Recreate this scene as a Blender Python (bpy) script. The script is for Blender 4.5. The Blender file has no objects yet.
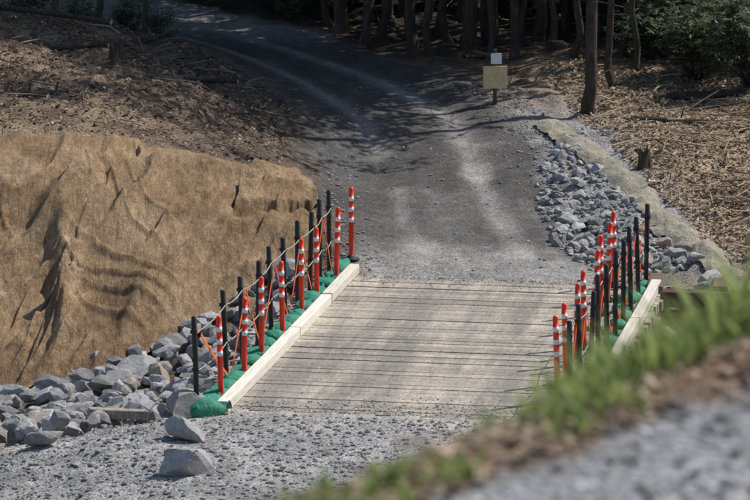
import bpy, bmesh, math, random
import numpy as np
from mathutils import Vector, Matrix
random.seed(7); rng=np.random.default_rng(11)
scene=bpy.context.scene
COL=scene.collection

# ------------------------------------------------------------------ noise
def _h(ix,iy,s):
    n=(ix.astype(np.int64)*374761393+iy.astype(np.int64)*668265263+s*974711)&0x7fffffff
    n=((n^(n>>13))*1274126177)&0x7fffffff
    n=n^(n>>16)
    return (n&0xffff)/65535.0
def vn(x,y,s=0):
    x=np.asarray(x,float);y=np.asarray(y,float)
    ix=np.floor(x);iy=np.floor(y);fx=x-ix;fy=y-iy
    fx=fx*fx*fx*(fx*(fx*6-15)+10);fy=fy*fy*fy*(fy*(fy*6-15)+10)
    a=_h(ix,iy,s);b=_h(ix+1,iy,s);c=_h(ix,iy+1,s);d=_h(ix+1,iy+1,s)
    return (a*(1-fx)+b*fx)*(1-fy)+(c*(1-fx)+d*fx)*fy
def fbm(x,y,s=0,o=4):
    t=0;a=.5;n=0
    for i in range(o):
        t=t+a*vn(x*2**i,y*2**i,s+i*17);n+=a;a*=.5
    return t/n
def sstep(a,b,x):
    t=np.clip((x-a)/(b-a),0,1);return t*t*(3-2*t)

# ------------------------------------------------------------------ bridge frame
O=np.array([.19,54.22]);U=np.array([math.sin(math.radians(10)),math.cos(math.radians(10))]);W=np.array([U[1],-U[0]])
BL=9.75
def bw(s,c,z=0): p=O+U*s+W*c; return (p[0],p[1],z)
BM=Matrix.Translation((O[0],O[1],0))@Matrix.Rotation(math.radians(-10),4,'Z')

# ------------------------------------------------------------------ terrain
ROAD=np.array([(-4.5,28),(-1.2,46),(.19,54.2),(1.88,64),(1.10,69.2),(.64,75.5),(-.48,79.1),(-2.08,82.1),(-4.0,84.8),(-8,88.5),(-18,95),(-60,110)],float)
def polydist(x,y,P):
    best=np.full(x.shape,1e9);sg=np.zeros(x.shape);arc=np.zeros(x.shape);L=0
    for a,b in zip(P[:-1],P[1:]):
        d=b-a;l=np.hypot(*d);d=d/l
        t=np.clip((x-a[0])*d[0]+(y-a[1])*d[1],0,l)
        px=x-a[0]-d[0]*t;py=y-a[1]-d[1]*t
        r=np.hypot(px,py);s=px*d[1]-py*d[0]
        m=r<best
        best=np.where(m,r,best);sg=np.where(m,np.sign(s)*r,sg);arc=np.where(m,L+t,arc);L+=l
    return best,sg,arc
def base(x,y):
    return .06*np.clip(y-64,0,46)+.03*np.clip(y-110,0,400)
CP=[(-6,66,1.55),(-3.95,66.4,1.5),(-2.38,67.5,1.05),(-1.09,68.6,.5),(-9,65.5,1.8),(-12,65,1.8),
(-5.56,60.3,-.9),(-4.14,61.3,-.6),(-2.7,62.9,-.35),(-1.2,65.5,.15),(-8,60,-.9),(-11,60,-.9),(-5.8,63.2,.6),(-3.8,64.2,.8),(-2.3,65.5,.6),
(-6.4,70.6,2.2),(-4,70.5,1.85),(-5.1,76.7,2.1),(-2.5,72,1.2),(-1.2,72,.55),(-2.4,77,1.15),(-9,75,2.8),(-5,81,1.6),
(-3.2,83.6,1.18),(-6,86.0,1.35),(-10,89,1.6),(-.48,79.1,.91),(.64,75.5,.69),(1.1,69.2,.31),(-2.08,82.1,1.08),
(-4.5,56,-.75),(-3,57,-.7),(-2.6,59,-.8),(-1.8,61,-.75),(-7,56.5,-1),(-10,57,-1.1),(-4,59,-.9),
(-3.5,52.3,-.05),(-2.6,54.4,-.08),(-6,51,-.3),(-9,51,-.5),(-12,50,-.5),
(-1.8,54.2,0),(2.3,53.5,0),(0,50,0),(3.5,50,0),(0,46,0),(-4,46,0),(5,46,0),(.2,53.9,0),
(.35,55.2,-.6),(.7,57.1,-1.1),(1.04,59.1,-1.2),(1.4,61.1,-1),(1.68,62.9,-.5),
(3.2,55.5,-.7),(4,58,-1.2),(4.6,60.5,-1.1),(5,62.3,-.6),(8,58,-1.2),(8,62,-.5),(4.5,52.5,-.1),(8,53,-.2),(12,58,-1),
(-.25,64.3,0),(2,64.0,0),(4.1,63.7,0),(2,66,.1),(4.6,64.6,.0),(5.4,64.2,.1),(3.3,73.9,.7),(4.2,70.3,.55),(4.7,67.4,.4),
(2.8,69,.22),(3.2,66,.05),(6.5,66,.35),(7,70,.6),(8,75,.95),(12,70,.8),(2.3,78.2,.9),(3.9,75.5,.8)]
for xx in (-25,-16,16,25):
    for yy in (45,55,65,75,85): CP.append((xx,yy,None))
for xx in (-16,-8,0,8,16):
    for yy in (95,105): CP.append((xx,yy,None))
CX=np.array([c[0] for c in CP],float);CY=np.array([c[1] for c in CP],float)
CZ=np.array([ (0 if c[2] is None else c[2]-float(base(np.array(c[0]),np.array(c[1])))) for c in CP])
def ker(r2): return -np.sqrt(r2+.6)
A=ker((CX[:,None]-CX)**2+(CY[:,None]-CY)**2)
n=len(CX);AA=np.zeros((n+1,n+1));AA[:n,:n]=A;AA[n,:n]=1;AA[:n,n]=1
WT=np.linalg.solve(AA,np.append(CZ,0))
CRA=np.array([-.06,9.65]);CRD=np.array([.567,.824]);CRN=np.array([-.824,.567])
def ground(x,y,fine=True):
    x=np.asarray(x,float);y=np.asarray(y,float);shp=x.shape
    x=x.ravel();y=y.ravel()
    dev=np.full(x.shape,WT[n])
    for i in range(n): dev=dev+WT[i]*ker((x-CX[i])**2+(y-CY[i])**2)
    win=sstep(34,22,np.abs(x))*sstep(38,44,y)*sstep(125,105,y)
    z=base(x,y)+dev*win
    rd,sg,arc=polydist(x,y,ROAD)
    off=sstep(1.4,2.6,rd)
    if fine:
        z=z+(fbm(x*.8,y*.8,3)-.5)*.34*off+(fbm(x*3.5,y*3.5,5)-.5)*(.02+.13*off)
        z=z+(fbm(x*.5,y*.5,4)-.5)*.7*sstep(-1.8,-3.2,x)*sstep(68,70,y)*off
        z=z-.05*(np.exp(-((np.abs(sg)-.85)/.25)**2))*(1-off)*sstep(65,68,y)
        z=z+off*sstep(88,100,y)*(fbm(x*.25,y*.25,9)-.4)*1.2
    s=(x-O[0])*U[0]+(y-O[1])*U[1];c=(x-O[0])*W[0]+(y-O[1])*W[1]
    nearb=(np.abs(c)<2.9)&(s>-3)&(s<BL+2)
    z=np.where(nearb&((s<=.1)|(s>=BL-.1)),np.clip(z,-.2,.012+base(x,y)*1.4),z)
    lap=(np.abs(c)<2.5)&(s>-1.2)&(s<.16)
    z=np.where(lap,np.maximum(z,.010*sstep(-1.2,-.2,s)+.004*fbm(x*8,y*8,2)),z)
    inb=(np.abs(c)<2.95)&(s>.16)&(s<BL-.12)
    z=np.where(inb,np.minimum(z,-.4),z)
    d=(x-CRA[0])*CRN[0]+(y-CRA[1])*CRN[1]
    hz=np.where(d<0,10.1+.02*d,10.1-.55*d)
    hz2=np.maximum(hz,0)
    w=sstep(19.5,14,d)
    z=np.where(d<19.5,z*(1-w)+hz2*w,z)
    z=np.where(d<14,hz2+(fbm(x*3,y*3,21)-.5)*.06*sstep(-1.2,.2,d),z)
    return z.reshape(shp)
def gz(x,y): return float(ground(np.array([x]),np.array([y]))[0])
def rdist(P): return polydist(P[:,0],P[:,1],ROAD)[0]

# ------------------------------------------------------------------ mesh helpers
def mk(name,V,F,mats=(),smooth=False,attrs=None,midx=None,link=True):
    V=np.asarray(V,np.float32);F=np.asarray(F,np.int32)
    me=bpy.data.meshes.new(name)
    me.vertices.add(len(V));me.vertices.foreach_set('co',V.ravel())
    k=F.shape[1];me.loops.add(F.size);me.loops.foreach_set('vertex_index',F.ravel())
    me.polygons.add(len(F));me.polygons.foreach_set('loop_start',np.arange(0,F.size,k,dtype=np.int32))
    try: me.polygons.foreach_set('loop_total',np.full(len(F),k,np.int32))
    except Exception: pass
    if midx is not None: me.polygons.foreach_set('material_index',np.asarray(midx,np.int32))
    me.update(calc_edges=True);me.validate()
    me.polygons.foreach_set('use_smooth',np.full(len(me.polygons),smooth))
    for k2,v in (attrs or {}).items():
        v=np.asarray(v,np.float32)
        if v.ndim==1:
            a=me.attributes.new(k2,'FLOAT','POINT');a.data.foreach_set('value',v)
        else:
            a=me.attributes.new(k2,'FLOAT_COLOR','POINT')
            if v.shape[1]==3: v=np.hstack([v,np.ones((len(v),1),np.float32)])
            a.data.foreach_set('color',v.ravel())
    for m in mats: me.materials.append(m)
    if not link: return me
    ob=bpy.data.objects.new(name,me);COL.objects.link(ob);return ob
def obj(name,me,M=None,parent=None):
    ob=bpy.data.objects.new(name,me);COL.objects.link(ob)
    if parent is not None: ob.parent=parent
    if M is not None: ob.matrix_local=M
    return ob
def empty(name,M=None):
    e=bpy.data.objects.new(name,None);COL.objects.link(e);e.empty_display_size=.3
    if M is not None: e.matrix_world=M
    return e
def ico(sub):
    bm=bmesh.new();bmesh.ops.create_icosphere(bm,subdivisions=sub,radius=1)
    V=np.array([v.co[:] for v in bm.verts]);F=np.array([[v.index for v in f.verts] for f in bm.faces]);bm.free();return V,F
I1=ico(1);I2=ico(2);I3=ico(3)
def boxes(L):
    V=[];F=[];T=[]
    q=np.array([[-1,-1,-1],[1,-1,-1],[1,1,-1],[-1,1,-1],[-1,-1,1],[1,-1,1],[1,1,1],[-1,1,1]])*.5
    f=np.array([[0,3,2,1],[4,5,6,7],[0,1,5,4],[1,2,6,5],[2,3,7,6],[3,0,4,7]])
    for i,b in enumerate(L):
        v=q*np.array(b[3:6])
        if len(b)>7:
            a=b[7];v=np.stack([v[:,0]*math.cos(a)-v[:,1]*math.sin(a),v[:,0]*math.sin(a)+v[:,1]*math.cos(a),v[:,2]],1)
        V.append(v+np.array(b[:3]));F.append(f+8*i);T+= [b[6]]*8
    return np.vstack(V),np.vstack(F),np.array(T)
def bevel(ob,w,seg=2):
    m=ob.modifiers.new('b','BEVEL');m.width=w;m.segments=seg;m.limit_method='ANGLE'
def tube(path,rad,k=8):
    path=np.asarray(path,float);rad=np.broadcast_to(rad,(len(path),))
    V=[];F=[]
    tang=np.gradient(path,axis=0)
    for i,p in enumerate(path):
        t=tang[i]/(np.linalg.norm(tang[i])+1e-9)
        ref=np.array([0,0,1.]) if abs(t[2])<.9 else np.array([1.,0,0])
        a=np.cross(t,ref);a/=np.linalg.norm(a);b=np.cross(t,a)
        for j in range(k):
            th=2*math.pi*j/k;V.append(p+rad[i]*(a*math.cos(th)+b*math.sin(th)))
    for i in range(len(path)-1):
        for j in range(k):
            F.append([i*k+j,i*k+(j+1)%k,(i+1)*k+(j+1)%k,(i+1)*k+j])
    return np.array(V),np.array(F)
class Acc:
    def __init__(s): s.V=[];s.F=[];s.n=0;s.A=[];s.M=[]
    def add(s,V,F,a=.5,m=0):
        s.V.append(V);s.F.append(np.asarray(F)+s.n);s.n+=len(V)
        s.A.append(np.full(len(V),a) if np.isscalar(a) else a);s.M.append(np.full(len(F),m))
    def out(s,name,mats,smooth=False,link=True):
        return mk(name,np.vstack(s.V),np.vstack(s.F),mats,smooth,{'tone':np.concatenate(s.A)},np.concatenate(s.M),link=link)

# ------------------------------------------------------------------ material helpers
class NM:
    def __init__(s,name,rough=.8,spec=.3):
        s.m=bpy.data.materials.new(name);s.m.use_nodes=True;s.t=s.m.node_tree;s.N=s.t.nodes;s.L=s.t.links
        s.b=s.N['Principled BSDF'];s.b.inputs['Roughness'].default_value=rough
        s.b.inputs['Specular IOR Level'].default_value=spec
        s.tc=s.N.new('ShaderNodeTexCoord').outputs['Object']
    def lk(s,a,b):
        if isinstance(a,bpy.types.NodeSocket): s.L.new(a,b)
        else:
            try: b.default_value=a
            except Exception: b.default_value=(a[0],a[1],a[2],1)
    def vec(s,sc=(1,1,1),src=None,rot=(0,0,0)):
        n=s.N.new('ShaderNodeMapping');n.inputs['Scale'].default_value=sc;n.inputs['Rotation'].default_value=rot
        s.L.new(src or s.tc,n.inputs['Vector']);return n.outputs[0]
    def noise(s,scale,detail=4,rough=.6,vec=None):
        n=s.N.new('ShaderNodeTexNoise');n.inputs['Scale'].default_value=scale;n.inputs['Detail'].default_value=detail
        n.inputs['Roughness'].default_value=rough;s.L.new(vec or s.tc,n.inputs['Vector']);return n.outputs[0]
    def vor(s,scale,vec=None,feat='F1'):
        n=s.N.new('ShaderNodeTexVoronoi');n.feature=feat;n.inputs['Scale'].default_value=scale;s.L.new(vec or s.tc,n.inputs['Vector']);return n
    def attr(s,name,out='Fac'):
        n=s.N.new('ShaderNodeAttribute');n.attribute_name=name;return n.outputs[out]
    def ramp(s,f,stops):
        n=s.N.new('ShaderNodeValToRGB');s.L.new(f,n.inputs[0]);e=n.color_ramp.elements
        while len(e)<len(stops): e.new(.5)
        for i,(p,c) in enumerate(stops):
            e[i].position=p;e[i].color=(c,c,c,1) if np.isscalar(c) else (*c,1)
        return n.outputs[0]
    def mix(s,f,a,b,mode='MIX'):
        n=s.N.new('ShaderNodeMix');n.data_type='RGBA';n.blend_type=mode
        s.lk(f,n.inputs[0]);s.lk(a,n.inputs[6]);s.lk(b,n.inputs[7]);return n.outputs[2]
    def math(s,op,a,b=0.):
        n=s.N.new('ShaderNodeMath');n.operation=op;s.lk(a,n.inputs[0]);s.lk(b,n.inputs[1]);return n.outputs[0]
    def col(s,c): s.lk(c,s.b.inputs['Base Color']);return s
    def bump(s,h,d=.01,st=1.):
        n=s.N.new('ShaderNodeBump');n.inputs['Distance'].default_value=d;n.inputs['Strength'].default_value=st
        s.L.new(h,n.inputs['Height'])
        if s.b.inputs['Normal'].links: s.L.new(s.b.inputs['Normal'].links[0].from_socket,n.inputs['Normal'])
        s.L.new(n.outputs[0],s.b.inputs['Normal']);return s
def c4(r,g,b): return (r,g,b,1)

m=NM('ground_soil_and_gravel',.95,.15)
v1=m.vor(36)
colr=m.attr('col','Color');rf=m.attr('ruf')
g1=m.ramp(v1.outputs['Color'],[(0,.5),(.5,.95),(1,1.5)])
g2=m.ramp(m.noise(4,6,.7),[(.25,.65),(.5,1.),(.75,1.3)])
g3=m.ramp(m.noise(80,2,.6),[(.2,.75),(.8,1.25)])
g4=m.ramp(m.noise(1.1,5,.65,m.vec((1.6,.7,1))),[(.3,.72),(.7,1.2)])
x=m.mix(1.,colr,g1,'MULTIPLY');x=m.mix(1.,x,g2,'MULTIPLY');x=m.mix(1.,x,g3,'MULTIPLY');x=m.mix(1.,x,g4,'MULTIPLY')
m.col(x);m.bump(m.math('MULTIPLY',m.noise(9,5,.7),rf),.08,.9);m.bump(m.math('MULTIPLY',v1.outputs['Distance'],m.math('ADD',rf,.35)),.022,.8)
M_ground=m.m
def rockmat(name,c,var):
    m=NM(name,.9,.25);t=m.attr('tone')
    a=m.ramp(t,[(0,tuple(k*.6 for k in c)),(.5,c),(.85,tuple(k*1.35 for k in c)),(1,var)])
    nn=m.ramp(m.noise(9,7,.75),[(.3,.6),(.55,1.),(.75,1.35)])
    m.col(m.mix(1.,a,nn,'MULTIPLY'));m.bump(m.noise(10,8,.75),.06,1.);return m.m
M_rock=rockmat('riprap_stone',(.40,.395,.39),(.48,.40,.32))
M_peb=rockmat('gravel_stone',(.33,.325,.32),(.40,.36,.31))
m=NM('burlap_fabric',.95,.08)
v=m.noise(.9,7,.65)
a=m.ramp(v,[(.28,(.20,.13,.075)),(.5,(.34,.235,.14)),(.74,(.46,.34,.22))])
weave=m.noise(42,3,.85,m.vec((1.6,1,1)))
f=m.ramp(weave,[(.3,.50),(.7,1.42)])
st=m.ramp(m.noise(3,6,.75,m.vec((3.2,.6,1),rot=(0,0,-.5))),[(.3,.66),(.7,1.22)])
pt=m.ramp(m.noise(8,6,.8),[(.35,.74),(.65,1.2)])
m.col(m.mix(1.,m.mix(1.,m.mix(1.,a,f,'MULTIPLY'),st,'MULTIPLY'),pt,'MULTIPLY'))
m.bump(m.noise(2.4,4,.55,m.vec((2.6,.5,1),rot=(0,0,-.5))),.22,.9);m.bump(m.noise(9,5,.6,m.vec((1.6,.7,1),rot=(0,0,-.5))),.055,.7);m.bump(weave,.025,.9);M_bur=m.m
m=NM('erosion_blanket',.95,.1)
m.col(m.mix(1.,m.ramp(m.noise(3,5,.7),[(.3,(.29,.265,.20)),(.7,(.47,.43,.34))]),m.ramp(m.noise(60,3),[(.3,.6),(.7,1.2)]),'MULTIPLY'))
m.bump(m.noise(12,5,.7),.08,.9);M_mat=m.m
def woodmat(name,lo,hi,dirt=None,grain=(1.2,30,30),bd=.006):
    m=NM(name,.85,.2);t=m.attr('tone')
    a=m.ramp(t,[(0,lo),(1,hi)])
    g=m.noise(1.5,6,.7,m.vec(grain))
    x=m.mix(1.,a,m.ramp(g,[(.25,.6),(.5,1.),(.75,1.22)]),'MULTIPLY')
    if dirt:
        e=m.ramp(m.noise(2.2,7,.8),[(.42,0.),(.68,.55)])
        x=m.mix(e,x,c4(.46,.42,.36))
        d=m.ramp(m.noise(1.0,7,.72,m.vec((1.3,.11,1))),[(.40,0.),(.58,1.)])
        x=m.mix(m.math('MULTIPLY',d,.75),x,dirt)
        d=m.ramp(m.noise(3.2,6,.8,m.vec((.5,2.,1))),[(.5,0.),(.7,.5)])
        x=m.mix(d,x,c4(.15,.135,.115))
        sp=m.ramp(m.vor(34).outputs['Color'],[(.1,.7),(.9,1.24)])
        x=m.mix(1.,x,sp,'MULTIPLY')
    m.col(x);m.bump(g,bd,.8)
    if dirt: m.bump(m.noise(30,4,.7),.012,.8)
    return m.m
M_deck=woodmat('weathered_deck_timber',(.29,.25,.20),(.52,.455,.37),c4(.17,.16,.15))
M_curb=woodmat('new_curb_timber',(.52,.48,.41),(.70,.66,.58),None,(30,1.2,30))
M_dark=woodmat('creosote_timber',(.07,.05,.035),(.17,.12,.08),None,(1.5,25,25))
def plain(name,c,rough=.5,spec=.4,var=.2,sc=12):
    m=NM(name,rough,spec);m.col(m.mix(1.,c4(*c),m.ramp(m.noise(sc,5,.7),[(.3,1-var),(.7,1+var)]),'MULTIPLY'));m.bump(m.noise(sc*4,3),.002,.4);return m.m
M_red=plain('red_orange_plastic',(.85,.05,.02),.45,.4,.16)
M_white=plain('white_reflective_band',(.80,.80,.78),.35,.5,.08)
M_rub=plain('black_rubber',(.02,.02,.02),.7,.3)
M_post=plain('black_post_paint',(.02,.019,.02),.5,.4)
M_rope=plain('grey_rope',(.34,.31,.26),.8,.2)
M_or=plain('orange_strap',(.85,.14,.03),.6,.3)
m=NM('green_sandbag_fabric',.75,.3)
m.col(m.mix(1.,m.mix(m.ramp(m.noise(2,4),[(.35,0.),(.7,1.)]),c4(.018,.19,.12),c4(.08,.33,.21)),m.ramp(m.noise(20,4),[(.3,.7),(.7,1.15)]),'MULTIPLY'))
m.bump(m.noise(8,5),.05,1.);m.bump(m.noise(90,2),.004,.6);M_bag=m.m
m=NM('bark',.95,.1)
bk=m.noise(5,6,.75,m.vec((4,4,.7)))
m.col(m.mix(1.,m.ramp(bk,[(.3,(.035,.028,.023)),(.55,(.11,.088,.07)),(.8,(.24,.2,.165))]),m.ramp(m.noise(.9,3),[(.3,.7),(.7,1.3)]),'MULTIPLY'))
m.bump(bk,.06,1.);M_bark=m.m
def leafmat(name,lo,hi,rough=.5,spec=.4,trans=.25):
    m=NM(name,rough,spec);m.col(m.ramp(m.attr('tone'),[(0,lo),(1,hi)]))
    tr=m.N.new('ShaderNodeBsdfTranslucent');m.L.new(m.b.inputs['Base Color'].links[0].from_socket,tr.inputs[0])
    mx=m.N.new('ShaderNodeMixShader');mx.inputs[0].default_value=trans
    m.L.new(m.b.outputs[0],mx.inputs[1]);m.L.new(tr.outputs[0],mx.inputs[2]);m.L.new(mx.outputs[0],m.N['Material Output'].inputs[0]);return m.m
M_pine=leafmat('pine_needles',(.012,.03,.010),(.05,.085,.025))
M_rho=leafmat('rhododendron_leaf',(.035,.06,.028),(.20,.24,.14),.2,.9,.2)
M_weed=leafmat('weed_leaf',(.12,.19,.045),(.42,.47,.16),.6,.2,.4)
M_stick=leafmat('dead_wood_and_leaves',(.09,.06,.042),(.52,.41,.29),.9,.1,.05)

# ------------------------------------------------------------------ terrain mesh
def axis(segs):
    out=[segs[0][0]]
    for a,b,st in segs:
        k=max(1,int(round((b-a)/st)));out+=list(np.linspace(a,b,k+1)[1:])
    return np.array(out)
xs=axis([(-400,-100,50),(-100,-30,10),(-30,-12,1.5),(-12,-8,.4),(-8,8,.10),(8,12,.4),(12,30,1.5),(30,100,10),(100,400,50)])
ys=axis([(-200,-20,30),(-20,6,2),(6,14,.12),(14,44,1),(44,50,.3),(50,80,.10),(80,96,.25),(96,130,1.5),(130,200,10),(200,600,50)])
X,Y=np.meshgrid(xs,ys);Z=ground(X,Y)
x=X.ravel();y=Y.ravel();z=Z.ravel()
rd,sg,arc=polydist(x,y,ROAD)
def C(*c): return np.array(c,float)
def lerp(a,b,w): return a*(1-w[:,None])+b*w[:,None]
N1=fbm(x*.5,y*.5,31);N2=fbm(x*1.7,y*1.7,37);N3=fbm(x*1.1,y*.22,41)
soil=C(.155,.11,.08);litter=C(.46,.35,.235);gl=C(.33,.325,.32);dk=C(.07,.065,.06);mud=C(.12,.09,.065);pale=C(.36,.345,.325)
col=np.tile(soil,(len(x),1))
col=lerp(col,litter*.8,sstep(.42,.62,N2)*.5)
rt=sstep(3.9,4.8,x-(y-70)*-.12)*sstep(62,65,y)
col=lerp(col,litter,rt*(.6+.4*sstep(.35,.6,N1)))
col=lerp(col,mud,sstep(-.25,-.6,z)*sstep(40,44,y))
sh=sstep(1.3,2.,sg)*sstep(4.3,3.3,sg)*sstep(63,65,y)*sstep(79,74,y)
col=lerp(col,gl*1.05,sh)
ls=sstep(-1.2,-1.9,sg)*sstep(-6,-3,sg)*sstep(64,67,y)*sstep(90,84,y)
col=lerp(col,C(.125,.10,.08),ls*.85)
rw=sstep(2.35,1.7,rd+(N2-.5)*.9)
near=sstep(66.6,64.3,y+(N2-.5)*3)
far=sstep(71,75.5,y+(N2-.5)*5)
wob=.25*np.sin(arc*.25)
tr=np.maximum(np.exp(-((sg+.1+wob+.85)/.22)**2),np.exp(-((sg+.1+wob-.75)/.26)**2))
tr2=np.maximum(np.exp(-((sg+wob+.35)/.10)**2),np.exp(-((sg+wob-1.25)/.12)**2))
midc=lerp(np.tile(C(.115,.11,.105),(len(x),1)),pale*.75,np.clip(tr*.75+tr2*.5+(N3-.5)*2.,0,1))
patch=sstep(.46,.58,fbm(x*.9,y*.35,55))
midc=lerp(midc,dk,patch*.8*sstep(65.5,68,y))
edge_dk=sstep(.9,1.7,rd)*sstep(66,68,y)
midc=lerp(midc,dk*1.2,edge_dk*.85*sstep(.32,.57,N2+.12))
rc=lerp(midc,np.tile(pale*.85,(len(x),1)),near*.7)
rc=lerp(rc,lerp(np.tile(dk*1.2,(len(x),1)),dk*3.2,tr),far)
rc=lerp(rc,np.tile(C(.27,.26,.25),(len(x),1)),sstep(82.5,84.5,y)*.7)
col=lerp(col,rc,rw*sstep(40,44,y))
ap=sstep(42,46,y)*sstep(56.5,54.5,y)*sstep(-9,-5,x)*sstep(-.42,-.2,z)
col=lerp(col,lerp(np.tile(C(.24,.24,.24),(len(x),1)),C(.34,.33,.32),sstep(.35,.65,N2)),ap)
col=lerp(col,C(.40,.375,.335),ap*sstep(53.0,54.3,y-(x*-.17))*sstep(2.6,2.,np.abs(x))*.7)
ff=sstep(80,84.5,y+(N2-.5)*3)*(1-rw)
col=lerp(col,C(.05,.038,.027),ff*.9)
d=(x-CRA[0])*CRN[0]+(y-CRA[1])*CRN[1]
hs=sstep(19,15,d);col=lerp(col,C(.10,.10,.04),hs)
dm=d+(fbm(x*4,y*4,61)-.5)*.22
mul=sstep(-.26,-.16,dm)*sstep(.7,.3,d);col=lerp(col,C(.25,.17,.115),mul)
rr=sstep(-.16,-.26,dm);col=lerp(col,C(.31,.315,.325),rr)
ruf=1-.8*rw*sstep(40,44,y)*sstep(60,62,y)
ruf=np.minimum(ruf,1-.55*ap)
ny,nx=X.shape
idx=np.arange(nx*ny).reshape(ny,nx)
F=np.stack([idx[:-1,:-1],idx[:-1,1:],idx[1:,1:],idx[1:,:-1]],-1).reshape(-1,4)
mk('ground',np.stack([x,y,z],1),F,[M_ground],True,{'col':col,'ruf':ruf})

# ------------------------------------------------------------------ rocks
def rockshape(V,k=9,seed=0):
    r=np.random.default_rng(seed);v=V.copy()
    for i in range(k):
        nrm=r.normal(size=3);nrm/=np.linalg.norm(nrm);dd=r.uniform(.42,.78)
        p=v@nrm;o=p>dd
        v[o]-=np.outer(p[o]-dd,nrm)
    v*=1/np.abs(v).max(0)
    v*=1+(r.random(len(v))[:,None]-.5)*.04
    return v
RS=[rockshape(I2[0],12,i) for i in range(24)]
RB=[rockshape(I3[0],13,50+i) for i in range(6)]
RP=[rockshape(I1[0],3,90+i) for i in range(10)]
def rotm(r):
    a,b,c=r.uniform(0,6.28),r.uniform(-.5,.5),r.uniform(-.5,.5)
    return np.array(Matrix.Rotation(a,3,'Z')@Matrix.Rotation(b,3,'X')@Matrix.Rotation(c,3,'Y'))
def scatter_rocks(name,pts,sizes,shapes,faces,mat,sink=.25,zoff=None):
    acc=Acc();z=ground(pts[:,0],pts[:,1])
    for i,(p,sz) in enumerate(zip(pts,sizes)):
        R=rotm(rng);sc=np.array([sz*rng.uniform(.8,1.3),sz*rng.uniform(.65,1.),sz*rng.uniform(.5,.9)])*.5
        v=(shapes[rng.integers(len(shapes))]*sc)@R.T
        zz=z[i]+sc[2]*(1-2*sink)+(zoff[i] if zoff is not None else 0)
        acc.add(v+np.array([p[0],p[1],zz]),faces,float(np.clip(rng.normal(.5,.25),0,1)))
    return acc.out(name,[mat])
def inpoly(p,poly):
    x,y=p[:,0],p[:,1];c=np.zeros(len(p),bool);j=len(poly)-1
    for i in range(len(poly)):
        xi,yi=poly[i];xj,yj=poly[j]
        m=((yi>y)!=(yj>y))&(x<(xj-xi)*(y-yi)/(yj-yi+1e-12)+xi);c^=m;j=i
    return c
def samp(poly,n):
    poly=np.array(poly,float);lo=poly.min(0);hi=poly.max(0);out=[]
    while sum(map(len,out))<n:
        p=rng.uniform(lo,hi,(n*2,2));out.append(p[inpoly(p,poly)])
    return np.vstack(out)[:n]
left_poly=[(-9,55),(-5.2,53.8),(-3.6,54.3),(-2.8,55.5),(-2.35,57),(-1.6,61),(-1.15,64),(-1.3,65.0),(-2.6,62.6),(-4.1,60.9),(-5.6,59.9),(-9,59.9)]
P=samp(left_poly,1000);S=np.clip(rng.lognormal(-1.38,.45,1000),.1,.6)
o=np.argsort(-S);P=P[o];S=S[o]
zo=rng.uniform(0,.2,1000)*(S<.4)*(P[:,1]<59.5)
scatter_rocks('riprap_rocks',P,S,RS,I2[1],M_rock,.22,zo)
right_poly=[(3.5,74),(2.7,70),(2.9,66.5),(3.3,64.6),(4.5,64.2),(5.2,64.6),(4.5,67.3),(3.95,70.2)]
P=samp(right_poly,620);S=np.clip(rng.lognormal(-2.0,.42,620),.06,.36)
scatter_rocks('riprap_rocks',P,S,RS,I2[1],M_rock,.3)
P=samp([(4.0,54),(3.2,56),(4.2,62.8),(5.2,64),(7.5,64),(8,56)],200);S=np.clip(rng.lognormal(-1.3,.4,200),.12,.5)
scatter_rocks('riprap_rocks',P,S,RS,I2[1],M_rock,.25)
for i,(bx,by,sz,h,tn) in enumerate([(-2.47,52.95,.58,.8,.7),(-2.60,54.7,.78,.85,.4),(-2.36,51.1,.7,.75,.68),(-4.35,53.2,.5,.6,.5),(-4.9,57.8,.6,.7,.95),(-5.0,54.6,.62,.7,1.)]):
    v=RB[i]*np.array([sz*.5,sz*.42,sz*.42*h])
    ob=mk('boulder',v,I3[1],[M_rock],False,{'tone':np.full(len(v),tn)})
    ob.location=(bx,by,gz(bx,by)+sz*.2);ob.rotation_euler=(.1*i,.08,i*1.3)
def pebbles(name,pts,lo,hi,mat):
    z=ground(pts[:,0],pts[:,1]);k=len(pts);nv=len(I1[0])
    V=np.zeros((k,nv,3));r=rng.integers(0,len(RP),k);ang=rng.uniform(0,6.28,k)
    sz=lo+(hi-lo)*rng.random(k)**3
    base_=np.array(RP)[r]*np.stack([sz*.6,sz*.45,sz*.35],1)[:,None,:]
    ca,sa=np.cos(ang)[:,None],np.sin(ang)[:,None]
    V[...,0]=base_[...,0]*ca-base_[...,1]*sa+pts[:,0,None]
    V[...,1]=base_[...,0]*sa+base_[...,1]*ca+pts[:,1,None]
    V[...,2]=base_[...,2]+z[:,None]+(sz*.1)[:,None]
    F=(I1[1][None]+(np.arange(k)*nv)[:,None,None]).reshape(-1,3)
    T=np.repeat(np.clip(rng.normal(.5,.24,k),0,1),nv)
    return mk(name,V.reshape(-1,3),F,[mat],False,{'tone':T})
p1=samp([(-6,48.5),(4,48.5),(2.5,53.7),(-1.9,54.5),(-2.8,55.2),(-5,53.8),(-6.5,53)],8000)
p2=samp([(-.6,64.2),(4.3,63.6),(5,66),(4.2,70),(3.6,75),(1.9,79),(-.6,79),(-.9,72),(-.9,67)],9000)
r2=rdist(p2);keep=rng.random(len(p2))<(.05+.95*sstep(1.2,2.2,r2));p2=p2[keep]
pebbles('gravel',np.vstack([p1,p2]),.018,.08,M_peb)
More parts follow.
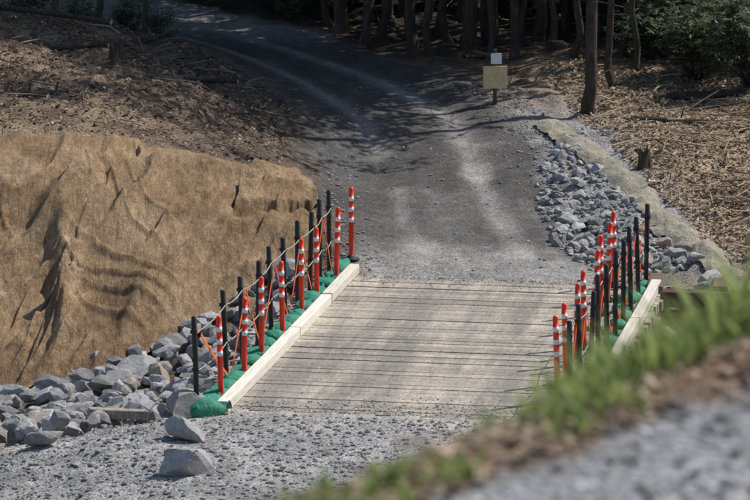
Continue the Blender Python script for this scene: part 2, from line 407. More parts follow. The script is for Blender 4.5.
def deck_pebbles(k):
    s=np.abs(rng.normal(0,.5,k));e=rng.random(k)<.3;s=np.where(e,BL-s*.6,s)+.03;c=rng.uniform(-2.1,2.1,k);s=np.clip(s,.03,BL-.03)
    P=O+np.outer(s,U)+np.outer(c,W);acc=Acc()
    for p in P:
        sz=rng.uniform(.010,.032);acc.add(RP[rng.integers(10)]*sz*np.array([.6,.5,.35])+np.array([p[0],p[1],.002+sz*.15]),I1[1],float(rng.random()*.5+.4))
    acc.out('gravel',[M_peb])
deck_pebbles(1100)
l=rng.uniform(-2,5,9000);dd=-rng.uniform(.12,3.,9000)
pebbles('gravel',CRA+np.outer(l,CRD)+np.outer(dd,CRN),.008,.045,M_peb)

# ------------------------------------------------------------------ burlap
toe=np.array([(-9.5,59.8),(-7.5,59.7),(-5.6,59.7),(-4.14,60.7),(-2.7,62.3),(-1.9,63.7),(-1.05,65.0)])
top=np.array([(-9.5,65.8),(-7.5,66.0),(-6,66.3),(-3.95,66.8),(-2.38,67.9),(-1.5,68.4),(-.95,68.2)])
def pl(P,u):
    t=np.linspace(0,1,len(P));return np.stack([np.interp(u,t,P[:,0]),np.interp(u,t,P[:,1])],-1)
def plt(ph,p):
    return (.5+.5*np.cos(2*np.pi*ph+.9*np.sin(2*np.pi*ph)))**p
def cloth(name,u0,u1,v0,v1,nu,nv,off,seed,amp=1.,ph0=0.):
    u=np.linspace(u0,u1,nu);v=np.linspace(v0,v1,nv);UU,VV=np.meshgrid(u,v)
    r=(VV-v0)/(v1-v0)
    skew=(VV-.5)*.12*sstep(0,.15,UU)*sstep(1,.85,UU)*(1 if u1-u0<.9 else 0)
    Us=np.clip(UU+skew,0,1)
    a=pl(toe,Us);b=pl(top,Us)
    p=a*(1-VV[...,None])+b*VV[...,None]
    eu=np.minimum(UU-u0,u1-UU)
    p[...,1]+=(fbm(Us*14,VV*0+seed,seed,3)-.5)*.6*(1-r)**3+(fbm(Us*12,VV*0,seed+3,3)-.5)*.7*r**3
    p[...,0]+=(fbm(VV*6,UU*0,seed+5,3)-.5)*.5*np.clip(1-eu*10,0,1)
    px,py=p[...,0],p[...,1]
    dw=(py-63)
    ph=ph0+px*.50-dw*.30+(vn(px*.33,py*.2,7)-.5)*1.8
    mod=sstep(.2,.6,vn(px*.4+9,py*.35,13))
    ph2=px*1.15-dw*.75+(vn(px*.45,py*.28,17)-.5)*2.6+(vn(px*1.1,py*.6,18)-.5)*.5
    mod2=sstep(.3,.65,vn(px*.55,py*.35+4,19))
    ph3=px*2.5-dw*1.5+(vn(px*.7,py*.4,23)-.5)*4.2+(vn(px*2.,py*.9,24)-.5)*.6
    mod3=sstep(.38,.7,vn(px*.8,py*.5,29))
    ph4=px*.5+dw*1.0+(vn(px*.6,py*.6,63)-.5)*3
    mod4=sstep(.55,.85,vn(px*.5+7,py*.5,67))
    lump=(vn(px*.6,py*.7,33)-.5)+.5*(vn(px*1.4,py*1.2,34)-.5)
    fold=(.34*plt(ph,1.5)*(.3+.7*mod)+.20*plt(ph2,2.)*mod2+.10*plt(ph3,2.2)*mod3+.08*plt(ph4,3.)*mod4)*amp+lump*.34*sstep(0,.15,r)*sstep(1,.8,r)
    fold+=(fbm(px*3,py*2.2,35,3)-.5)*.08
    ef=sstep(0,.06,r)*sstep(1,.95,r)*sstep(0,.012,eu)
    g=ground(px,py,False)
    z=g+.10+off*ef+fold*(.3+.7*sstep(0,.16,r))*(1-.75*sstep(.62,1.,VV))-.07*(1-ef)
    z=np.maximum(z,ground(px,py)+.015)
    V=np.stack([px,py,z],-1).reshape(-1,3)
    idx=np.arange(nu*nv).reshape(nv,nu)
    F=np.stack([idx[:-1,:-1],idx[:-1,1:],idx[1:,1:],idx[1:,:-1]],-1).reshape(-1,4)
    return mk(name,V,F,[M_bur],True)
cloth('burlap_sheet',0,1,0,1,520,230,0,3)
cloth('burlap_sheet',.0,.46,.50,1.03,260,150,.09,29,1.,.10)
cloth('burlap_sheet',.44,.72,-.02,1.02,190,210,.10,47)
cloth('burlap_sheet',.70,1.0,.55,1.04,170,110,.22,53,1.,.15)
path=np.array([(3.15,75.2),(3.32,73.9),(3.8,72),(4.19,70.3),(4.7,67.4),(5.05,65.8),(5.5,64.0),(5.8,63.0)])
t=np.linspace(0,1,200);tt=np.linspace(0,1,len(path))
pc=np.stack([np.interp(t,tt,path[:,0]),np.interp(t,tt,path[:,1])],1)
pc[:,0]=np.convolve(np.pad(pc[:,0],8,'edge'),np.ones(17)/17,'valid')+(fbm(t*9,t*0,71)-.5)*.3
tg=np.gradient(pc,axis=0);tg/=np.linalg.norm(tg,axis=1)[:,None];nr=np.stack([tg[:,1],-tg[:,0]],1)
k=16;q=np.linspace(-.25,.25,k)
wv=(1+.6*(fbm(t*14,t*0,5)-.5)*2)*sstep(0,.05,t)
wl=(1+1.0*(fbm(t*30,t*0,15)-.5))
PP=pc[:,None,:]+nr[:,None,:]*(q[None,:,None]*np.where(q[None,:]<0,wv[:,None],wl[:,None])[...,None])
gzz=ground(PP[...,0],PP[...,1])
zz=gzz+.03+.08*np.cos(q/.25*1.4)[None]+.16*(fbm(PP[...,0]*3,PP[...,1]*3,8)-.5)
idx=np.arange(200*k).reshape(200,k)
mk('erosion_blanket',np.dstack([PP,zz]).reshape(-1,3),np.stack([idx[:-1,:-1],idx[:-1,1:],idx[1:,1:],idx[1:,:-1]],-1).reshape(-1,4),[M_mat],True)

# ------------------------------------------------------------------ bridge
bridge=empty('timber_bridge',BM)
L=[];s=0.0
while s<BL-.05:
    w=random.choice([.17,.2,.2,.23]);w=min(w,BL-s)
    e1,e2=random.uniform(-.06,.06),random.uniform(-.06,.06)
    L.append(((e1+e2)/2-.05,s+w/2,-.075+random.uniform(-.007,.007) - (.02 if s<.01 else 0),5.5+e1-e2,w-random.uniform(.004,.016),.15,random.random(),random.uniform(-.003,.003)))
    s+=w
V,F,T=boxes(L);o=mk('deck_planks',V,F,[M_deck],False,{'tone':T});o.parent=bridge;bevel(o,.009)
L=[(c,BL/2,-.37,.32,BL+.3,.42,random.random()) for c in (-2.5,-1.7,-.85,0,.85,1.7,2.4)]
V,F,T=boxes(L);o=mk('girders',V,F,[M_dark],False,{'tone':T});o.parent=bridge;bevel(o,.015)
L=[];s=-.05
for ln in (2.6,2.45,2.5,2.4): 
    L.append((-2.26,s+ln/2,.075+random.uniform(-.01,.01),.16,ln-.03,.15,random.uniform(.4,1),random.uniform(-.006,.006)));s+=ln
s=.4
for ln in (3.1,3.0,3.0):
    L.append((2.55,s+ln/2,.075,.15,ln-.03,.15,random.uniform(.2,.8),random.uniform(-.005,.005)));s+=ln
V,F,T=boxes(L);o=mk('curb_timbers',V,F,[M_curb],False,{'tone':T});o.parent=bridge;bevel(o,.012)

def railing(c,ss,flip):
    e=empty('post_and_rope_railing',BM)
    acc=Acc();tops=[]
    for i,s in enumerate(ss):
        h=1.33+random.uniform(-.07,.05);lx=random.uniform(-.05,.05);ly=random.uniform(-.05,.05)
        r=.037
        path=[(c,s,-.04),(c+lx*.5,s+ly*.5,h*.5),(c+lx,s+ly,h-.012),(c+lx,s+ly,h)]
        V,F=tube(path,[r,r,r,r*.7],10);acc.add(V,F)
        V,F=tube([(c+lx,s+ly,h),(c+lx,s+ly,h+.001)],[r*.7,.001],10);acc.add(V,F)
        V,F=tube([(c,s,-.04),(c,s,.03),(c,s,.035)],[.085,.085,.03],10);acc.add(V,F)
        for hh in (.56,1.08):
            V,F=tube([(c+lx*hh,s+ly*hh,hh-.02),(c+lx*hh,s+ly*hh,hh+.02)],[r*1.35]*2,10);acc.add(V,F)
        tops.append((lx,ly,h))
    o=acc.out('posts',[M_post],True);o.parent=e
    acc=Acc()
    for i in range(len(ss)-1):
        for hh,sag in ((.56,.05),(1.08,.04)):
            a=np.array([c+tops[i][0]*hh+.04*flip,ss[i],hh]);b=np.array([c+tops[i+1][0]*hh+.04*flip,ss[i+1],hh])
            q=np.linspace(0,1,9)[:,None];p=a*(1-q)+b*q;p[:,2]-=sag*random.uniform(.5,1.2)*4*(q*(1-q))[:,0]
            V,F=tube(p,.008,6);acc.add(V,F)
    o=acc.out('ropes',[M_rope],True);o.parent=e
    acc=Acc()
    for i in range(len(ss)-1):
        pairs=[((.05,1.05) if i%2 else (1.05,.05))]
        if flip<0 : pairs=[(1.05,.05),(.05,1.05)]
        for z0,z1 in pairs:
            a=np.array([c+.05*flip,ss[i]+.03,z0]);b=np.array([c+.05*flip,ss[i+1]-.03,z1])
            q=np.linspace(0,1,6)[:,None];p=a*(1-q)+b*q;w=.024
            p[:,2]-=.03*4*(q*(1-q))[:,0]
            V=np.vstack([p+[0.004,0,w],p+[-.004,0,w],p+[-.004,0,-w],p+[.004,0,-w]])
            F=[]
            for j in range(5):
                for a_,b_ in ((0,1),(1,2),(2,3),(3,0)): F.append([a_*6+j,a_*6+j+1,b_*6+j+1,b_*6+j])
            acc.add(V,F)
    o=acc.out('diagonal_straps',[M_or]);o.parent=e
railing(-2.62,np.array([0,1.9,3.0,4.05,5.05,6.1,7.05,8.0,8.85,9.65]),1)
railing(2.36,np.linspace(.6,9.7,10),-1)

def lathe(prof,k=20):
    V=[];F=[];M=[]
    for r,z,_ in prof:
        for j in range(k): V.append((r*math.cos(2*math.pi*j/k),r*math.sin(2*math.pi*j/k),z))
    for i in range(len(prof)-1):
        for j in range(k): F.append([i*k+j,i*k+(j+1)%k,(i+1)*k+(j+1)%k,(i+1)*k+j]);M.append(prof[i+1][2])
    return np.array(V),np.array(F),M
pr=[(.001,0,2),(.13,0,2),(.135,.012,2),(.13,.03,2),(.07,.05,2),(.055,.075,2),(.044,.08,2),(.040,.09,0),(.039,.62,0),(.0405,.62,1),(.0405,.69,1),(.039,.69,0),(.039,.79,0),
    (.0405,.79,1),(.0405,.86,1),(.039,.86,0),(.039,.96,0),(.0405,.96,1),(.0405,1.03,1),(.039,1.03,0),(.038,1.14,0),(.033,1.17,0),(.02,1.185,0),(.001,1.19,0)]
V,F,Mx=lathe(pr);me_del=mk('delineator_post',V,F,[M_red,M_white,M_rub],True,None,Mx,link=False)
def put_del(s,c,z):
    wx,wy,_=bw(s,c);o=obj('delineator_post',me_del);o.location=(wx,wy,z)
    o.rotation_euler=(random.uniform(-.045,.045),random.uniform(-.045,.045),random.uniform(0,6))
    o.scale=(1,1,random.uniform(.94,1.03))
for i,s in enumerate(np.linspace(.7,10.6,8)): put_del(s+random.uniform(-.12,.12),-2.44,.0 if s<BL else gz(*bw(s,-2.44)[:2]))
for i,s in enumerate(np.linspace(1.4,9.6,8)): put_del(s+random.uniform(-.1,.1),2.08-.22*i/8,.0)

def bag(seed):
    v=I3[0].copy()
    x=np.sign(v[:,0])*np.abs(v[:,0])**.75;y=np.sign(v[:,1])*np.abs(v[:,1])**.7;z=np.sign(v[:,2])*np.abs(v[:,2])**.85
    y*=1-.25*np.abs(x)**4;z*=1-.35*np.abs(x)**3
    z=np.maximum(z,-.62)
    nn=fbm(x*1.8+seed*3+5,y*1.8+5,seed)-.5
    w=fbm(x*7+5+seed,y*2+z*3+5,seed+9)-.5
    V=np.stack([x*.31,y*.18,z*.12*(1+.8*nn)+w*.035],1)
    V[:,1]+=.04*np.sin(x*2+seed);V[:,2]+=.62*.12-.02
    a,f=tube([(.29,0,.06),(.34,.01,.075),(.37,.02,.08),(.41,.03,.10)],[.05,.022,.03,.05],10)
    return V,a,f
BG=[]
for i in range(5):
    V,a,f=bag(i)
    bm=bmesh.new();vs=[bm.verts.new(p) for p in V];[bm.faces.new([vs[k] for k in t]) for t in I3[1]]
    vs2=[bm.verts.new(p) for p in a];[bm.faces.new([vs2[k] for k in t]) for t in f]
    me=bpy.data.meshes.new('sandbag');bm.to_mesh(me);bm.free();me.materials.append(M_bag)
    me.polygons.foreach_set('use_smooth',np.ones(len(me.polygons),bool));BG.append(me)
def put_bag(s,c,z,yaw,sc=1,zs=None):
    wx,wy,_=bw(s,c);o=obj('sandbag',random.choice(BG));o.location=(wx,wy,z);o.rotation_euler=(0,random.uniform(-.1,.1),yaw+math.radians(-10));o.scale=(sc,sc,zs or sc*random.uniform(.8,1.1))
s=-.45
put_bag(-.28,-2.42,0.0,.5,.8,1.3)
while s<10.2:
    s+=random.uniform(.5,.66)
    put_bag(s,-2.50+random.uniform(-.04,.04),0.0,1.57+random.uniform(-.35,.35),random.uniform(.75,.95))
s=.3
while s<9.6:
    s+=random.uniform(.55,.7)
    put_bag(s,2.28+random.uniform(-.04,.04),0.0,1.57+random.uniform(-.3,.3),random.uniform(.72,.85))
L=[]
cx,cy=4.95,62.75
for i,(dx,zc,ln) in enumerate([(0,-.72,1.6),(.03,-.40,1.5),(-.05,-.08,1.35)]):
    L.append((cx+dx,cy,zc,ln,.3,.24,random.random(),-.12))
    L.append((cx-.55+dx,cy+.5,zc+.15,.24,1.1,.1,random.random(),-.1));L.append((cx+.45+dx,cy+.5,zc+.15,.24,1.1,.1,random.random(),-.1))
V,F,T=boxes(L);o=mk('timber_abutment',V,F,[M_dark],False,{'tone':T});bevel(o,.02)
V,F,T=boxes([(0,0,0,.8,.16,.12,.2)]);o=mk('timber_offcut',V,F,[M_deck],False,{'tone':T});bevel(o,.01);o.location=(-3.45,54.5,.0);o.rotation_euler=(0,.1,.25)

# ------------------------------------------------------------------ sign
sx,sy=2.23,76.7;sz=gz(sx,sy)
sg_=empty('trail_sign');sg_.location=(sx,sy,sz-.16)
V,F,T=boxes([(0,0,.45,.07,.07,1.5,.4)]);o=mk('post',V,F,[M_dark],False,{'tone':T});o.parent=sg_;bevel(o,.005)
M_tan=plain('tan_sign_board',(.72,.55,.30),.7,.2)
V,F,T=boxes([(0,-.05,.68,.44,.03,.42,.4)]);o=mk('board',V,F,[M_tan],False,{'tone':T});o.parent=sg_;bevel(o,.006)
V,F,T=boxes([(.02,-.05,1.03,.2,.02,.2,.4)]);o=mk('notice',V,F,[M_white],False,{'tone':T});o.parent=sg_;bevel(o,.003)

# ------------------------------------------------------------------ debris
def sticks(acc,pts,l0,l1,r0,r1,lift=.12,tone=.45,tl_=.13):
    z=ground(pts[:,0],pts[:,1])
    for i,p in enumerate(pts):
        ln=l0+(l1-l0)*rng.random()**2.5;r=r0+(r1-r0)*rng.random()**2;a=rng.uniform(0,3.14);tl=rng.normal(0,tl_)
        dx,dy=math.cos(a)*ln/2,math.sin(a)*ln/2;bz=z[i]+rng.uniform(0,lift);bd=rng.normal(0,.1*ln)
        path=[(p[0]-dx,p[1]-dy,bz-tl*ln/2),(p[0]+bd,p[1]+bd,bz+.02),(p[0]+dx,p[1]+dy,bz+tl*ln/2)]
        V,F=tube(path,[r,r*.85,r*.5],5);acc.add(V,F,float(np.clip(rng.normal(tone,.25),0,1)))
def flakes(acc,pts,s0,s1,lift=.03,tone=.5):
    z=ground(pts[:,0],pts[:,1]);k=len(pts)
    sz=rng.uniform(s0,s1,k);a=rng.uniform(0,6.28,k)
    q=np.array([[-1,-.4,0],[0,-.6,.25],[1,0,0],[0,.6,.2]])
    V=np.zeros((k,4,3));ca,sa=np.cos(a)[:,None],np.sin(a)[:,None]
    t=rng.normal(0,.4,(k,1))
    V[...,0]=(q[:,0]*ca-q[:,1]*sa)*sz[:,None]+pts[:,0,None]
    V[...,1]=(q[:,0]*sa+q[:,1]*ca)*sz[:,None]+pts[:,1,None]
    V[...,2]=(q[:,2]+q[:,0]*t)*sz[:,None]+z[:,None]+rng.uniform(.005,lift,k)[:,None]
    acc.add(V.reshape(-1,3),np.arange(k*4).reshape(-1,4),np.repeat(np.clip(rng.normal(tone,.25,k),0,1),4))
LP=[(-9,67),(-6,67.2),(-3.9,67.6),(-2.3,68.6),(-1.6,70),(-1.5,75),(-2.7,78.5),(-5,81.5),(-9,84)]
RPp=[(5.0,67.5),(5.7,64.5),(8.6,63),(9.5,80),(3.2,80.5),(3.8,75),(4.5,70.6)]
a=Acc();sticks(a,samp(LP,420),.1,1.0,.004,.018,.1,.3)
for cx_,cy_ in [(-6.3,72),(-5,75),(-3.6,72.5),(-6,78),(-3.4,76.5)]:
    sticks(a,np.array([cx_,cy_])+rng.normal(0,.5,(34,2)),.3,1.3,.004,.018,.2,.25,.3)
flakes(a,samp(LP,9000),.02,.06,.04,.35);a.out('woody_debris',[M_stick])
a=Acc();sticks(a,samp(RPp,850),.08,1.2,.004,.022,.1,.6)
for cx_,cy_ in [(6.2,68.2),(5.6,72.5),(7,75)]: sticks(a,np.array([cx_,cy_])+rng.normal(0,.4,(45,2)),.4,1.5,.005,.02,.25,.5,.3)
flakes(a,samp(RPp,26000),.02,.06,.04,.64);a.out('woody_debris',[M_stick])
a=Acc();pp=samp([(-10,82),(12,80),(14,100),(-12,100)],600);pp=pp[rdist(pp)>2.3];sticks(a,pp,.3,2.,.01,.035,.2,.1,.2);a.out('woody_debris',[M_stick])
l=rng.uniform(-1,4.5,4500);dd=rng.uniform(-.22,.5,4500)
a=Acc();flakes(a,CRA+np.outer(l,CRD)+np.outer(dd,CRN),.008,.03,.03,.5);sticks(a,(CRA+np.outer(l,CRD)+np.outer(dd,CRN))[:300],.05,.3,.002,.007,.04);a.out('mulch',[M_stick])
M_log=leafmat('cut_log_end',(.30,.22,.13),(.55,.44,.29),.9,.1,.0)
def log(x,y,ln,r,yaw,lift=0.,pitch=0.):
    acc=Acc();q=np.linspace(-ln/2,ln/2,9);p=np.stack([q,np.sin(q*1.3)*.05*ln,np.zeros(9)],1)
    V,F=tube(p,r*np.linspace(1.05,.8,9),12);acc.add(V,F,.5,0)
    for e in (0,8):
        c_=V[e*12:(e+1)*12];cc=c_.mean(0)
        acc.add(np.vstack([c_,cc+(c_-cc)*.5,cc+(c_-cc)*.02]),[[j,(j+1)%12,12+(j+1)%12,12+j] for j in range(12)]+[[12+j,12+(j+1)%12,24+(j+1)%12,24+j] for j in range(12)],.6,1)
    for i in range(3):
        b=p[2+i*2];V,F=tube([b,b+[.05,rng.uniform(-.3,.3),rng.uniform(.05,.3)]],[r*.3,r*.12],6);acc.add(V,F,.5,0)
    o=acc.out('fallen_log',[M_bark,M_log],False);o.location=(x,y,gz(x,y)+r*.8+lift);o.rotation_euler=(0,pitch,yaw)
for a_ in [(-5.6,74.2,2.4,.07,.3),(-6.2,76.2,3.,.06,-.5,.1,.08),(-4.2,77.6,2.,.05,1.0),(-3.2,74.4,1.5,.05,-.3),(-5.9,70.2,1.8,.08,.15),(6.15,65.6,.7,.12,1.1),(6.6,69.6,1.6,.05,.5),(5.5,74.2,1.8,.06,-.4),(7.,73,1.3,.07,.9),(-6.9,79,3.,.07,.9,.1,.1),(6.3,77,2.2,.08,.2)]: log(*a_)
def stump(x,y,h,r):
    k=14;V=[];F=[]
    for i,(zz,rr) in enumerate([(-.1,1.7),(.03,1.35),(.25,1.05),(.8,.9),(1,.85)]):
        for j in range(k):
            th=2*math.pi*j/k;q=r*rr*(1+.25*math.sin(th*3+1)*(1-zz)+.08*random.uniform(-1,1))
            V.append((q*math.cos(th),q*math.sin(th),h*zz+(.22*h*random.uniform(-1,1) if i==4 else 0)))
    for i in range(4):
        for j in range(k): F.append([i*k+j,i*k+(j+1)%k,(i+1)*k+(j+1)%k,(i+1)*k+j])
    V.append((0,0,h*.8));c_=len(V)-1
    for j in range(k): F.append([4*k+j,4*k+(j+1)%k,c_])
    bm=bmesh.new();vs=[bm.verts.new(p) for p in V]
    for f in F: bm.faces.new([vs[q] for q in f])
    me=bpy.data.meshes.new('tree_stump');bm.to_mesh(me);bm.free();me.materials.append(M_bark)
    o=obj('tree_stump',me);o.location=(x,y,gz(x,y))
stump(4.62,70.6,.42,.11);stump(-4.6,73.5,.35,.15)

# ------------------------------------------------------------------ weeds on shoulder crest
def weeds(name,k,lr,dr,h0,h1,grow,thr=.44):
    l=rng.uniform(lr[0],lr[1],k);dd=rng.uniform(dr[0],dr[1],k)
    P=CRA+np.outer(l,CRD)+np.outer(dd,CRN)
    dens=fbm(P[:,0]*4,P[:,1]*4,77)
    keep=dens>thr;P=P[keep];l=l[keep];dens=dens[keep];k=len(P);z=ground(P[:,0],P[:,1])
    V=np.zeros((k,6,3));h=(h0+(h1-h0)*rng.random(k)**1.5)*(.5+2.*(dens-thr))*np.interp(l,*grow)
    a=rng.uniform(0,6.28,k);ln=rng.uniform(.1,.8,k)*h;w=rng.uniform(.002,.012,k)
    for i,(f,ww) in enumerate(((0,.6),(.55,1.),(1.,.1))):
        cx=P[:,0]+np.cos(a)*ln*f*f;cy=P[:,1]+np.sin(a)*ln*f*f;cz=z-.01+h*f*(1-.15*f)
        V[:,2*i]=np.stack([cx-np.sin(a)*w*ww,cy+np.cos(a)*w*ww,cz],1);V[:,2*i+1]=np.stack([cx+np.sin(a)*w*ww,cy-np.cos(a)*w*ww,cz],1)
    b=np.arange(k)[:,None]*6
    F=np.vstack([b+np.array([0,1,3,2]),b+np.array([2,3,5,4])])
    return mk(name,V.reshape(-1,3),F,[M_weed],False,{'tone':np.repeat(rng.random(k),6)})
weeds('weeds',7000,(1.15,4.2),(.0,.6),.07,.26,([1.15,1.4,1.9,4],[.3,.75,1.4,1.8]),.46)
weeds('weeds',2000,(-.5,1.3),(-.18,.25),.03,.19,([-.5,1.2],[.8,1.]),.51)

# ------------------------------------------------------------------ trees
def pine(seed,H,r0):
    r=np.random.default_rng(seed);acc=Acc()
    hs=np.concatenate([[-.3,0,.15,.5],np.linspace(1.2,H,16)])
    bx=np.cumsum(r.normal(0,.05,len(hs)));by=np.cumsum(r.normal(0,.05,len(hs)));bx-=bx[1];by-=by[1]
    rad=r0*(1-.85*np.clip(hs,0,H)/H);rad[:4]*=np.array([1.5,1.3,1.12,1.03])
    path=np.stack([bx,by,hs],1);V,F=tube(path,rad,12);acc.add(V,F,.5,0)
    def at(h): return np.array([np.interp(h,hs,bx),np.interp(h,hs,by),h])
    for i in range(12):
        h=r.uniform(.6,H*.45);a=r.uniform(0,6.28);ln=r.uniform(.2,1.3);p=at(h)
        e=p+np.array([math.cos(a)*ln,math.sin(a)*ln,r.uniform(-.2,.25)*ln])
        V,F=tube([p,(p+e)/2+[0,0,.04],e],[.018,.012,.005],5);acc.add(V,F,.5,0)
    LV=[];
    for i in range(34):
        h=H*(.42+.57*(i/33));a=i*2.4+r.uniform(-.4,.4);ln=(1-(h/H-.42)/.62)*r.uniform(1.8,3.0)+.4;p=at(h)
        up=r.uniform(-.1,.35)
        e=p+np.array([math.cos(a)*ln,math.sin(a)*ln,up*ln]);mid=(p+e)/2+[0,0,-.08*ln]
        V,F=tube([p,mid,e],[.04*(1-.6*h/H)+.01,.025,.008],5);acc.add(V,F,.5,0)
        for c_ in range(6):
            t=.3+.75*r.random();q=p*(1-t)+e*t+r.normal(0,.18,3)
            for k_ in range(10):
                o_=q+r.normal(0,.2,3);d1=r.normal(size=3);d1/=np.linalg.norm(d1);d2=np.cross(d1,r.normal(size=3));d2/=np.linalg.norm(d2)
                s1,s2=r.uniform(.1,.22),r.uniform(.03,.07)
                LV.append([o_-d1*s1,o_-d2*s2,o_+d1*s1,o_+d2*s2])
    LV=np.array(LV);k=len(LV)
    acc.add(LV.reshape(-1,3),np.arange(k*4).reshape(-1,4),np.repeat(np.random.default_rng(seed).random(k),4),1)
    return acc.out('pine_tree',[M_bark,M_pine],False,link=False)
PN=[pine(1,19,.115),pine(2,17,.09),pine(3,21,.145),pine(4,14,.06),pine(5,18,.105)]
for me in PN:
    mi=np.zeros(len(me.polygons),np.int32);me.polygons.foreach_get('material_index',mi);me.polygons.foreach_set('use_smooth',mi==0)
placed=[]
def put_tree(x,y,i=None,sc=1.,lean=.02):
    o=obj('pine_tree',PN[random.randrange(5) if i is None else i]);o.location=(x,y,gz(x,y));o.rotation_euler=(random.uniform(-lean,lean),random.uniform(-lean,lean),random.uniform(0,6.28))
    o.scale=(sc,sc,sc);placed.append((x,y))
for x_,y_,i,sc in [(3.95,76.2,0,1.),(4.5,78.0,1,.8),(5.0,79.3,3,1.),(-6.0,77.3,3,1.),(-4.35,79.0,3,.8),(-5.4,80.3,1,.8),(2.75,81.6,1,1.),(1.9,82.6,2,1.),(3.3,83.2,0,1.),(.75,82.9,0,1.),(.1,83.9,1,1.1),(-.7,84.4,2,1.),(1.3,84.3,1,1.),(4.4,82.6,4,1),(5.7,83.2,2,1),(6.8,82.5,0,1),(-7.5,80.5,0,.9),
    (1.0,84.8,3,1.2),(2.4,84.1,4,1.),(-.2,85.4,3,1.2),(-1.3,86.0,0,1.),(-2.,87.0,1,1.),(3.9,84.4,3,1.3),(5.1,84.9,1,1.),(-3.0,88.2,4,1.),(-4.2,88.9,0,1.),(-5.2,89.8,1,1.),(-6.3,91,2,.9),(2.0,86,3,1.1),(.6,86.3,4,1.),(6.2,85.2,3,1.2),(-6.9,82.3,1,.9),(-7.4,84,3,1.),
    (12.5,88,0,1.1),(10,87.5,4,1.1),(14.5,89,4,1.1),
    (1.5,83.4,3,1.3),(-.3,83.6,3,1.2),(2.9,85,1,1.),(3.6,85.9,0,1.),(4.7,86.4,4,1.),(-1.0,86.9,1,1.),(.2,87.5,2,1.),(1.4,87.2,0,1.),(2.7,87.4,4,1.),(5.6,86.6,0,1.),(4.9,81.3,3,1.1),(3.5,81.9,3,1.2),(6.9,84.6,4,1.),
    (4.1,79.6,3,1.1),(2.3,83.3,3,1.3),(-.9,85.2,3,1.3),(5.3,82.0,3,1.3),(6.3,80.9,1,1.),(3.0,82.5,3,1.),(.4,85.3,3,1.4),
    (-.1,82.9,3,1.1),(1.15,82.2,3,1.2),(2.2,81.7,3,1.1),(3.9,80.9,1,.9),(4.6,84.2,3,1.3),(1.75,85.1,3,1.3),(6.0,82.6,3,1.2)]:
    put_tree(x_,y_,i,sc,.035)
tries=0
while len(placed)<195 and tries<9000:
    tries+=1
    x_=random.uniform(-17,24);y_=random.uniform(86,112)
    if x_>7.5 and y_<94: continue
    if float(rdist(np.array([[x_,y_]]))[0])<2.2: continue
    if min((x_-a)**2+(y_-b)**2 for a,b in placed)<.6: continue
    put_tree(x_,y_,None,random.uniform(.8,1.1))

def shrub(name,seed,R,H,k,mat,ls=.07):
    r=np.random.default_rng(seed);acc=Acc();tips=[]
    for i in range(26):
        a=r.uniform(0,6.28);rr=R*r.random()**.5;h=H*r.uniform(.45,1.)
        p0=np.array([r.normal(0,.12),r.normal(0,.12),-.05]);e=np.array([math.cos(a)*rr,math.sin(a)*rr,h])
        m_=(p0+e)/2+np.array([math.cos(a),math.sin(a),0])*rr*.15
        V,F=tube([p0,m_,e],[.022,.014,.005],5);acc.add(V,F,.5,0)
        for j in range(k//26):
            t=.35+.7*r.random();tips.append((1-t)*m_+t*e+r.normal(0,.16,3) if r.random()<.7 else e+r.normal(0,.24,3))
    LV=[];TT=[]
    for q in tips:
        tone=np.clip(r.normal(.45,.28),0,1);a0=r.uniform(0,6)
        for w_ in range(6):
            a=a0+w_*1.05;d1=np.array([math.cos(a),math.sin(a),r.uniform(-.7,.4)]);d2=np.array([-math.sin(a),math.cos(a),r.uniform(-.4,.4)]);s1=ls*r.uniform(.7,1.3)
            LV.append([q,q+d1*s1*.5-d2*s1*.2,q+d1*s1,q+d1*s1*.5+d2*s1*.2]);TT.append(tone)
    LV=np.array(LV);k2=len(LV);acc.add(LV.reshape(-1,3),np.arange(k2*4).reshape(-1,4),np.repeat(TT,4),1)
    return acc.out(name,[M_bark,mat],False,link=False)
SH=[shrub('rhododendron_bush',i,1.1,1.9,850,M_rho,.13) for i in (1,2,3)]
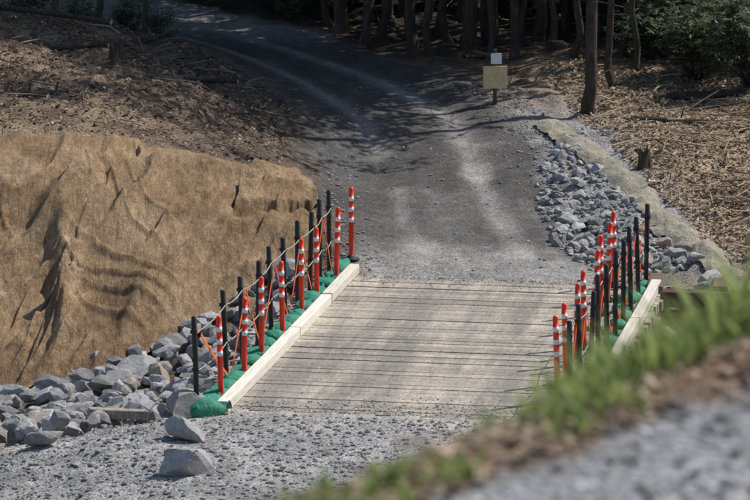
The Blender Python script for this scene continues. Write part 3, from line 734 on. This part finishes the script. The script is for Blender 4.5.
def put_sh(x,y,sc=1):
    o=obj('rhododendron_bush',random.choice(SH));o.location=(x,y,gz(x,y));o.rotation_euler=(0,0,random.uniform(0,6));o.scale=(sc,sc,sc)
for x_,y_,sc in [(5.3,80.3,.55),(6.1,78.6,.75),(7.1,77.4,.9),(5.8,81.4,.9),(7.0,80.2,1.),(8.5,80.2,1.1),(4.9,83.6,.6),(8.2,83.5,1.1),(9.5,79,1.),(6.2,84.5,1),(7.3,82.4,1.),(-6.6,77.9,.3),(-5.6,79.0,.35),(-4.7,80.6,.4),(-4.2,79.9,.3),(-6.6,81.2,.45),(-8,83,.7)]: put_sh(x_,y_,sc)
for i in range(85):
    x_=random.uniform(-8,9);y_=random.uniform(85.2,95)
    if float(rdist(np.array([[x_,y_]]))[0])<2.4: continue
    put_sh(x_,y_,random.uniform(.35,.75))

# ------------------------------------------------------------------ light, sky, camera
el,az=math.radians(50),math.radians(60)
w=bpy.data.worlds.new('World');scene.world=w;w.use_nodes=True
sk=w.node_tree.nodes.new('ShaderNodeTexSky');sk.sky_type='NISHITA';sk.sun_disc=False;sk.sun_elevation=el;sk.sun_rotation=az
bg=w.node_tree.nodes['Background'];bg.inputs[1].default_value=.13;w.node_tree.links.new(sk.outputs[0],bg.inputs[0])
sd=bpy.data.lights.new('sun','SUN');sd.energy=5.0;sd.angle=math.radians(.5);sd.color=(1,.955,.89)
so=bpy.data.objects.new('sun',sd);COL.objects.link(so)
sv=Vector((math.cos(el)*math.sin(az),math.cos(el)*math.cos(az),math.sin(el)));so.rotation_euler=sv.to_track_quat('Z','Y').to_euler()
so.location=(20,60,40)
cd=bpy.data.cameras.new('camera');cam=bpy.data.objects.new('camera',cd);COL.objects.link(cam)
cam.location=(0,0,12.5);cam.rotation_euler=(math.radians(90-10.67),0,0)
cd.lens=200;cd.sensor_width=36;cd.clip_start=.5;cd.clip_end=2000
cd.dof.use_dof=True;cd.dof.focus_distance=60;cd.dof.aperture_fstop=5.6
scene.camera=cam
scene.view_settings.view_transform='Standard';scene.view_settings.look='None';scene.view_settings.exposure=0
